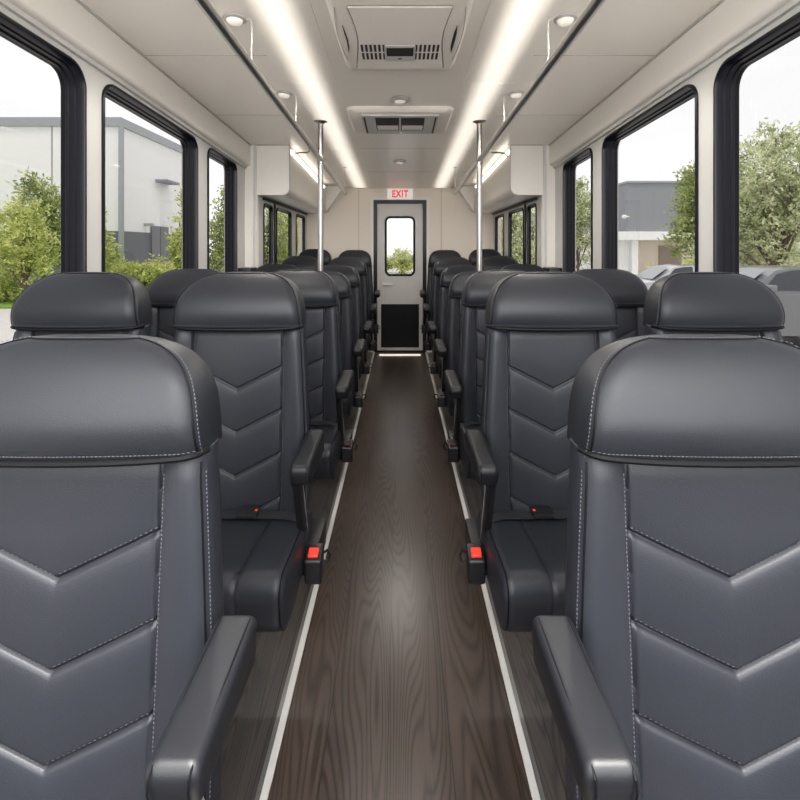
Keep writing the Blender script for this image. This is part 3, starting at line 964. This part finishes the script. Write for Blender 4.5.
# small differences from side to side, as the seats stand in the photograph
XA = {(0, -1): .479, (0, 1): .462, (1, -1): .488, (1, 1): .460, (2, -1): .480, (2, 1): .482}
XWIN = {(1, -1): .972, (1, 1): .958, (2, -1): .968, (2, 1): .944}
XARM = {(0, -1): .223, (0, 1): .208, (1, -1): .250, (1, 1): .219, (2, 1): .224}
ORD = ['front row', 'second row', 'third row', 'fourth row', 'fifth row', 'sixth row', 'last row']
protoA = {-1: seat_parts(1, True), 1: seat_parts(-1, True)}
protoW = {}
for s in (-1, 1):
    # window seats share every part except the aisle arm and belt
    protoW[s] = None
used = set()
def window_seat_from(s):
    src = protoA[s]
    c = src.copy(); COL.objects.link(c)
    for ch in list(src.children):
        nm = ch.name.split('.')[0]
        if nm in ('armrest', 'side_bracket', 'belt_buckle', 'lap_belt'): continue
        copy_tree(ch, c)
    return c
first = {-1: True, 1: True}
for r, (y, xa, xw, sx, sz, szw, al) in enumerate(ROWS):
    for s, side in ((-1, 'left'), (1, 'right')):
        if xw:
            o = window_seat_from(s)
            o.location = (s * XWIN.get((r, s), xw), y, 0); o.scale = (sx, 1, szw)
            tag(o, 'charcoal leather window seat in the %s, %s of the aisle' % (ORD[r], side), 'bus seat', 'window seats')
for r, (y, xa, xw, sx, sz, szw, al) in enumerate(ROWS):
    for s, side in ((-1, 'left'), (1, 'right')):
        o = protoA[s] if r == len(ROWS) - 1 else copy_tree(protoA[s])
        xa = XA.get((r, s), ROWS[r][1])
        o.location = (s * xa, y, 0); o.scale = (sx, 1, sz)
        for ch in o.children:
            if ch.name.split('.')[0] == 'armrest':
                ch.scale = (1, al, 1)
                ch.location = (-s * (xa - XARM.get((r, s), .234)) / sx, .0, (.745 if r == 0 else .708 if r == 1 else .695 if r < 5 else .74 if r == 5 else .80) / sz)
        if r not in (0, 1):
            for ch in o.children:
                for g in ch.children:
                    if g.name.split('.')[0] in ('release_button', 'tongue_button'):
                        g.material_slots[0].link = 'OBJECT'; g.material_slots[0].material = M['darkred']
        tag(o, 'charcoal leather aisle seat with black armrest in the %s, %s of the aisle' % (ORD[r], side), 'bus seat', 'aisle seats')

# ------------------------------------------------------------------ outside
GZ = EYE - 2.10
M['paving'] = mat('pale_concrete', (.50, .485, .465), .8, vary=(1.2, .08))
M['grass'] = mat('lawn', (.20, .34, .05), .9, vary=(3, .35), bump=(60, .6, .05))
M['white_clad'] = mat('white_cladding', (.82, .82, .82), .6, vary=(.3, .03))
M['grey_roof'] = mat('grey_roof_edge', (.33, .345, .37), .5)
M['dark_base'] = mat('dark_grey_base', (.13, .14, .165), .6, vary=(2, .1))
M['dark_door'] = mat('dark_grey_door', (.16, .165, .185), .5)
M['brown_door'] = mat('brown_door', (.24, .19, .155), .5)
M['greyblock'] = mat('grey_cladding', (.25, .26, .285), .6, vary=(.4, .05))
M['beige'] = mat('beige_render', (.62, .53, .44), .7, vary=(1, .05))
M['bark'] = mat('bark', (.16, .12, .09), .9, vary=(6, .3))
M['carwhite'] = mat('white_car_paint', (.75, .75, .76), .2, coat=.6)
M['cardark'] = mat('dark_car_paint', (.17, .175, .185), .25, coat=.4)
M['carsilver'] = mat('silver_car_paint', (.50, .51, .53), .25, metal=.5, coat=.6)
M['carglass'] = mat('tinted_car_glass', (.045, .05, .057), .12, spec=.5)
M['carscreen'] = mat('windscreen_painted_sky', (.26, .275, .29), .1, spec=.6)  # pale base colour imitates the sky's reflection in the glass
M['tyre'] = mat('tyre_rubber', (.02, .02, .02), .8)
M['headlamp'] = mat('headlamp_glass', (.7, .72, .75), .1)
def leaf_mat(name, c1, c2, tr=.5):
    m = bpy.data.materials.new(name); m.use_nodes = True
    nt = m.node_tree; nt.nodes.clear(); N = nt.nodes.new
    out = N('ShaderNodeOutputMaterial'); mix = N('ShaderNodeMixShader'); mix.inputs[0].default_value = tr
    d = N('ShaderNodeBsdfDiffuse'); t = N('ShaderNodeBsdfTranslucent')
    tc = N('ShaderNodeTexCoord'); nz = N('ShaderNodeTexNoise'); nz.inputs['Scale'].default_value = 2.6; nz.inputs['Detail'].default_value = 4
    nt.links.new(tc.outputs['Object'], nz.inputs['Vector'])
    cr = N('ShaderNodeValToRGB'); cr.color_ramp.elements[0].color = (*c1, 1); cr.color_ramp.elements[1].color = (*c2, 1)
    cr.color_ramp.elements[0].position = .35; cr.color_ramp.elements[1].position = .65
    nt.links.new(nz.outputs['Fac'], cr.inputs[0])
    for b in (d, t): nt.links.new(cr.outputs[0], b.inputs['Color'])
    nt.links.new(d.outputs[0], mix.inputs[1]); nt.links.new(t.outputs[0], mix.inputs[2]); nt.links.new(mix.outputs[0], out.inputs[0])
    return m
M['leafY'] = leaf_mat('yellow_green_leaves', (.30, .38, .09), (.82, .83, .38))
M['leafG'] = leaf_mat('mid_green_leaves', (.20, .27, .09), (.62, .66, .32))
M['leafP'] = leaf_mat('pale_green_leaves', (.27, .32, .15), (.86, .89, .62))

bm = bmesh.new(); box(bm, -120, 120, -40, 160, GZ - .2, GZ)
tag(link('ground', bm, M['paving'], smooth=False), kind='structure')
bm = bmesh.new(); box(bm, -40, -9.5, 17.3, 24.9, GZ, GZ + .07)
tag(link('grass_verge', bm, M['grass'], smooth=False), 'strip of green lawn before the white warehouse', 'lawn', kind='stuff')
bm = bmesh.new(); box(bm, 10, 60, 26, 31, GZ, GZ + .05)
tag(link('grass_verge', bm, M['grass'], smooth=False), 'strip of lawn beyond the parked cars', 'lawn', kind='stuff')

# white warehouse on the left
bl = tag(empty('warehouse', (-14, 25, GZ)), 'tall white warehouse with grey roof edge beyond the left windows', 'building')
H = 2.1 + 6.5
bm = bmesh.new(); box(bm, -40, 0, 0, 9.5, 0, H); link('wall', bm, M['white_clad'], bl, smooth=False)
bm = bmesh.new(); box(bm, -40.1, .1, -.1, 9.6, H - .42, H + .02); link('roof_edge', bm, M['grey_roof'], bl, smooth=False)
bm = bmesh.new(); box(bm, -40.04, .04, -.04, 9.54, 0, 2.95); link('plinth', bm, M['dark_base'], bl, smooth=False)
bm = bmesh.new(); tube(bm, [(.12, -.1, H - .4), (.12, -.1, 5), (.12, -.1, 1.5)], .13, 8); link('downpipe', bm, M['grey_roof'], bl)
bm = bmesh.new(); box(bm, .04, .12, 3.0, 5.0, .0, 3.35); dr = link('door', bm, M['dark_door'], bl, smooth=False)
bm = bmesh.new(); box(bm, .12, .14, 3.95, 4.03, .0, 3.3); link('door_seam', bm, M['dark_base'], dr, smooth=False)
bm = bmesh.new(); box(bm, .0, .7, 3.6, 5.2, 5.9, 6.03); link('canopy', bm, M['greyblock'], bl, smooth=False)
bm = bmesh.new(); box(bm, .0, .45, 2.3, 2.55, 3.3, 3.45); link('wall_lamp', bm, M['grey_roof'], bl, smooth=False)
for k in range(1, 12):
    bm = bmesh.new(); box(bm, -3.4 * k - .03, -3.4 * k + .03, -.012, .01, 2.95, H - .42); link('cladding_joint', bm, M['alugrey'], bl, smooth=False)

# low grey and white building on the right
br = tag(empty('office_building', (18.2, 40, GZ)), 'grey and white office block beyond the right middle window', 'building')
bm = bmesh.new(); box(bm, 0, 14, 0, 12, 3.2, 2.1 + 5.3); link('upper_storey', bm, M['greyblock'], br, smooth=False)
bm = bmesh.new(); box(bm, -.1, 14.1, -.1, 12.1, 2.1 + 5.2, 2.1 + 5.36); link('parapet', bm, M['grey_roof'], br, smooth=False)
bm = bmesh.new(); box(bm, .7, 14, .4, 12, 0, 3.2); link('lower_wall', bm, M['beige'], br, smooth=False)
bm = bmesh.new(); box(bm, -1.4, 4.6, -.6, 12, 2.72, 3.4, .03); link('canopy', bm, M['white_clad'], br, smooth=False)
for x in (.47,):
    bm = bmesh.new(); box(bm, x - .25, x + .25, -.3, .45, 0, 2.75); link('pillar', bm, M['white_clad'], br, smooth=False)
bm = bmesh.new(); box(bm, 2.7, 4.5, .3, .45, 0, 2.3); link('door', bm, M['brown_door'], br, smooth=False)
bm = bmesh.new(); box(bm, -1.2, .3, .1, 12, 0, 2.9); link('side_wing', bm, M['white_clad'], br, smooth=False)
bm = bmesh.new(); lathe(bm, [(0, .16), (.16, .1), (.2, 0), (.16, -.1), (0, -.16)], (-.35, -.2, 4.6), 14); box(bm, -.3, .05, -.25, -.15, 4.55, 4.65); link('wall_lamp', bm, M['white_clad'], br)

# trees
def tree(name, label, cat, loc, trunk_h, blobs, leaves, size, m, group, trunk_r=.10):
    root = tag(empty(name, loc), label, cat, group)
    bm = bmesh.new()
    top = max(b[2] for b in blobs)
    tube(bm, [(0, 0, 0), (.03, .02, trunk_h * .5), (-.02, .0, trunk_h), (.02, .03, top)], [trunk_r * 1.3, trunk_r, trunk_r * .8, trunk_r * .25], 8)
    for b in blobs:
        if random.random() < .85:
            z0 = trunk_h * random.uniform(.6, 1)
            tube(bm, [(0, 0, z0), (b[0] * .5, b[1] * .5, (z0 + b[2]) * .5 + .1), (b[0], b[1], b[2])], [trunk_r * .5, trunk_r * .35, trunk_r * .12], 6)
    link('trunk', bm, M['bark'], root)
    bm = bmesh.new()
    tot = sum(b[3] ** 2 for b in blobs)
    for (bx, by, bz, br_) in blobs:
        k = int(leaves * br_ ** 2 / tot)
        # twigs: clusters of leaves
        for c in range(max(1, k // 14)):
            d = Vector((random.gauss(0, 1), random.gauss(0, 1), random.gauss(0, 1))).normalized()
            rr = br_ * random.uniform(.45, 1.12)
            tip = Vector((bx, by, bz)) + Vector((d.x, d.y, d.z * 1.05)) * rr
            gd = (d + Vector((0, 0, .5))).normalized()
            for j in range(14):
                p = tip + Vector((random.gauss(0, 1), random.gauss(0, 1), random.gauss(0, 1))) * size * 1.3 + gd * random.uniform(-1, 1.6) * size
                a = (gd + Vector((random.gauss(0, .7), random.gauss(0, .7), random.gauss(0, .7)))).normalized()
                b = a.orthogonal().normalized(); b = Matrix.Rotation(random.uniform(0, 6.28), 3, a) @ b
                L = size * random.uniform(.7, 1.3); W = L * .42
                bm.faces.new([bm.verts.new(p - a * L), bm.verts.new(p + b * W), bm.verts.new(p + a * L), bm.verts.new(p - b * W)])
    link('crown', bm, m, root, smooth=False, recalc=False)
    return root
def blobset(w, z0, z1, r0, r1, k, seed, cone=.6):
    random.seed(seed); out = []
    for i in range(k):
        t = (i + .5) / k; z = z0 + (z1 - z0) * t
        ww = w * (1 - cone * t)
        out.append((random.uniform(-ww, ww), random.uniform(-ww, ww), z, r0 + (r1 - r0) * t))
    return out
def px(x, y):      # ground point at depth y seen in image column x
    return ((x - 400) * y / 500, y, GZ)
TG = 'trees outside the windows'
tree('tree', 'bushy yellow-green tree outside the nearest left window', 'tree', px(24, 18.5), .9, blobset(1.0, 1.2, 3.7, .75, .40, 13, 1, .8), 5200, .085, M['leafY'], TG)
tree('tree', 'taller tree behind the bushy one outside the nearest left window', 'tree', px(42, 21), 1.2, blobset(.9, 1.8, 4.9, .8, .42, 12, 2, .75), 4600, .10, M['leafG'], TG)
tree('tree', 'slim tree beside the dark warehouse door', 'tree', px(187, 24), 1.0, blobset(.5, 1.0, 4.6, .62, .30, 11, 3, .6), 3600, .10, M['leafY'], TG)
tree('tree', 'leafy tree at the far edge of the narrow left window', 'tree', px(228, 26), 1.0, blobset(.8, .9, 5.2, .85, .5, 13, 4, .4), 4800, .11, M['leafG'], TG)
tree('tree', 'leafy tree peeping beside the left middle window pillar', 'tree', px(90, 20), 1.0, blobset(.45, 1.2, 3.9, .6, .35, 9, 5, .5), 2600, .09, M['leafY'], TG)
for k, (x, y, lab) in enumerate(((118, 21.5, 'low shrub under the warehouse corner downpipe'), (134, 22, 'low shrub left of the dark warehouse door'), (150, 22.5, 'low shrub in front of the dark warehouse door'), (163, 22, 'low shrub between the warehouse door and the slim tree'))):
    tree('shrub', lab, 'shrub', px(x, y), .25, blobset(.7, .45, 1.30 - .15 * (k % 2), .50, .32, 8, 20 + k, .3), 1900, .085, M['leafY'], 'shrubs along the warehouse', .04)
tree('shrub', 'round low bush under the tree at the nearest left window', 'shrub', px(8, 19), .2, blobset(.6, .35, .75, .45, .4, 7, 31, .2), 1700, .075, M['leafY'], 'bushes on the verge', .04)
tree('tree', 'large pale tree beyond the dark parked car', 'tree', px(776, 17.5), 1.6, blobset(1.7, 2.0, 6.1, 1.10, .55, 22, 6, .55), 14000, .085, M['leafP'], TG, .12)
tree('tree', 'pale slender-trunked tree behind the big one at the nearest right window', 'tree', px(746, 21), 1.6, blobset(1.3, 1.9, 5.6, .90, .45, 14, 7, .5), 8000, .085, M['leafP'], TG, .10)
tree('tree', 'green tree in front of the grey office block', 'tree', px(706, 21), 1.5, blobset(.85, 2.4, 5.3, .75, .45, 14, 8, .45), 5600, .10, M['leafG'], TG)
tree('tree', 'thin street tree in the narrow right window', 'tree', px(578, 24), 1.6, blobset(.75, 1.9, 5.2, .75, .42, 12, 9, .5), 4200, .10, M['leafP'], TG, .07)
tree('shrub', 'small round bush in front of the beige office wall', 'shrub', px(656, 34), .2, blobset(.5, .25, .5, .38, .3, 6, 32, .2), 1200, .09, M['leafY'], 'bushes by the office', .05)
tree('shrub', 'yellow bush at the foot of the green office tree', 'shrub', px(692, 26), .2, blobset(.4, .4, 1.2, .4, .3, 6, 33, .2), 1400, .09, M['leafY'], 'bushes by the office', .05)
for k, (x, y, m, lab) in enumerate(((268, 34, 'leafG', 'distant tree seen in the first small rear window on the left'), (285, 36, 'leafY', 'distant tree seen in the middle small rear window on the left'), (301, 38, 'leafG', 'distant tree seen in the last small rear window on the left'),
                               (500, 38, 'leafP', 'distant tree seen in the last small rear window on the right'), (517, 36, 'leafG', 'distant tree seen in the middle small rear window on the right'), (533, 34, 'leafP', 'distant tree seen in the first small rear window on the right'))):
    tree('tree', lab, 'tree', px(x, y), 1.0, blobset(1.0, 1.0, 4.6, .95, .6, 11, 40 + k, .4), 3200, .13, M[m], 'trees behind the bus')
tree('tree', 'small pale tree framed in the rear door window', 'tree', px(403, 40), .8, blobset(.8, .6, 1.8, .5, .3, 9, 50, .7), 1800, .11, M['leafY'], 'trees behind the bus')
for k, x in enumerate((386, 416)):
    tree('shrub', ('low shrub %s of the tree in the rear door window' % ('left', 'right')[k]), 'shrub', px(x, 42), .2, blobset(1.0, .5, 1.2, .6, .45, 7, 60 + k, .2), 1400, .11, M['leafG'], 'shrubs behind the bus', .05)

# cars
def car(label, loc, paint, suv, zs=1):
    root = tag(empty('car', loc), label, 'car', 'parked cars'); root.scale = (1, 1, zs)
    L, W = 4.5, 1.78
    h = 1.50 if suv else 1.46
    # profile along x (front = 0, facing -x), z heights
    low = [(0.05, .32), (0.0, .55), (.08, .72), (.45, .86), (1.35, .98), (1.5, 1.0), (3.9, 1.03), (4.40, 1.0), (4.5, .80), (4.46, .40), (4.3, .26), (.25, .24)]
    bm = bmesh.new()
    rings = []
    for y, k in ((-W / 2, .93), (-W / 2 + .06, .985), (-W / 2 + .16, 1), (0, 1.0), (W / 2 - .16, 1), (W / 2 - .06, .985), (W / 2, .93)):
        rings.append([(L / 2 + (p[0] - L / 2) * (.94 + .06 * (1 - abs(y) / (W / 2))), y, .62 + (p[1] - .62) * k + (.03 * (1 - abs(y) / (W / 2)) if p[1] > .8 else 0)) for p in low])
    loft(bm, rings)
    body = link('body', bm, paint, root, angle=35)
    roof = [(1.30, .97), (1.62, 1.16), (2.05, h - .05), (2.5, h), (3.4, h - .01), (3.95, h - .12), (4.30, 1.02)]
    bm = bmesh.new(); rings = []
    for y in (-.80, -.72, -.60, 0, .60, .72, .80):
        a = abs(y) / .80; k = {.8: 0.0}.get(abs(y), 1)
        rings.append([(2.7 + (p[0] - 2.7) * (1 - .05 * a), y * (1 - .14 * max(0, (p[1] - 1.0) / .46)), (p[1] - (.012 if abs(y) > .7 else 0))) for p in roof] )
    loft(bm, rings, closed=False, cap=False)
    # sides of the cabin
    for r in (rings[0], rings[-1]):
        bm.faces.new([bm.verts.new(p) for p in r])
    bmesh.ops.remove_doubles(bm, verts=bm.verts, dist=.0005)
    link('cabin', bm, paint, root, angle=40)
    def side_glass(pts, nm):
        for s in (-1, 1):
            bm = bmesh.new(); bm.faces.new([bm.verts.new((x, s * (.806 * (1 - .14 * max(0, (z - 1.0) / .46)) + .004), z)) for x, z in pts])
            link(nm, bm, M['carglass'], root, smooth=False)
    side_glass([(1.78, 1.06), (2.10, h - .12), (2.42, h - .06), (2.72, h - .05), (2.72, 1.05)], 'side_window')
    side_glass([(2.80, 1.05), (2.80, h - .05), (3.38, h - .07), (3.72, h - .15), (3.98, 1.06)], 'rear_side_window')
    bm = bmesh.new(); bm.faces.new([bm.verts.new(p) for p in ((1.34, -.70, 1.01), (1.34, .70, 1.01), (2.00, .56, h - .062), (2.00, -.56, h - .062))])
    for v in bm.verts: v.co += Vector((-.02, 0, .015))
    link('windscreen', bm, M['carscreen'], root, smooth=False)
    for x in (.88, 3.55):
        for s in (-1, 1):
            bm = bmesh.new(); lathe(bm, [(0, -.1), (.24, -.1), (.33, -.09), (.34, -.04), (.34, .06), (.33, .10), (.24, .11), (.22, .09), (0, .085)], n=24)
            for v in bm.verts: v.co = Vector((x + v.co.x, s * (.80 + v.co.z), .34 + v.co.y))
            wv = link('wheel', bm, M['tyre'], root)
            bm = bmesh.new(); lathe(bm, [(0, .10), (.21, .10), (.22, .092)], n=20)
            for v in bm.verts: v.co = Vector((x + v.co.x, s * (.80 + v.co.z), .34 + v.co.y))
            link('hubcap', bm, M['carsilver'], wv)
    for s in (-1, 1):
        bm = bmesh.new(); box(bm, 1.72, 1.90, s * .93 - .09, s * .93 + .09, 1.03, 1.16, .04, 3); link('wing_mirror', bm, paint, root)
        bm = bmesh.new(); box(bm, .07, .30, s * .62 - .16, s * .62 + .16, .66, .78, .03, 2); link('headlamp', bm, M['headlamp'], root)
        bm = bmesh.new(); box(bm, 2.80, 2.96, s * .892 - .012, s * .892 + .012, .86, .885, .006); link('door_handle', bm, M['carsilver'], root)
    return root
car('dark grey car parked outside the nearest right window', (5.65, 11.0, GZ), M['cardark'], False, 1.17)
car('pale silver car parked before the grey office block', (7.4, 18.0, GZ), M['carsilver'], True)
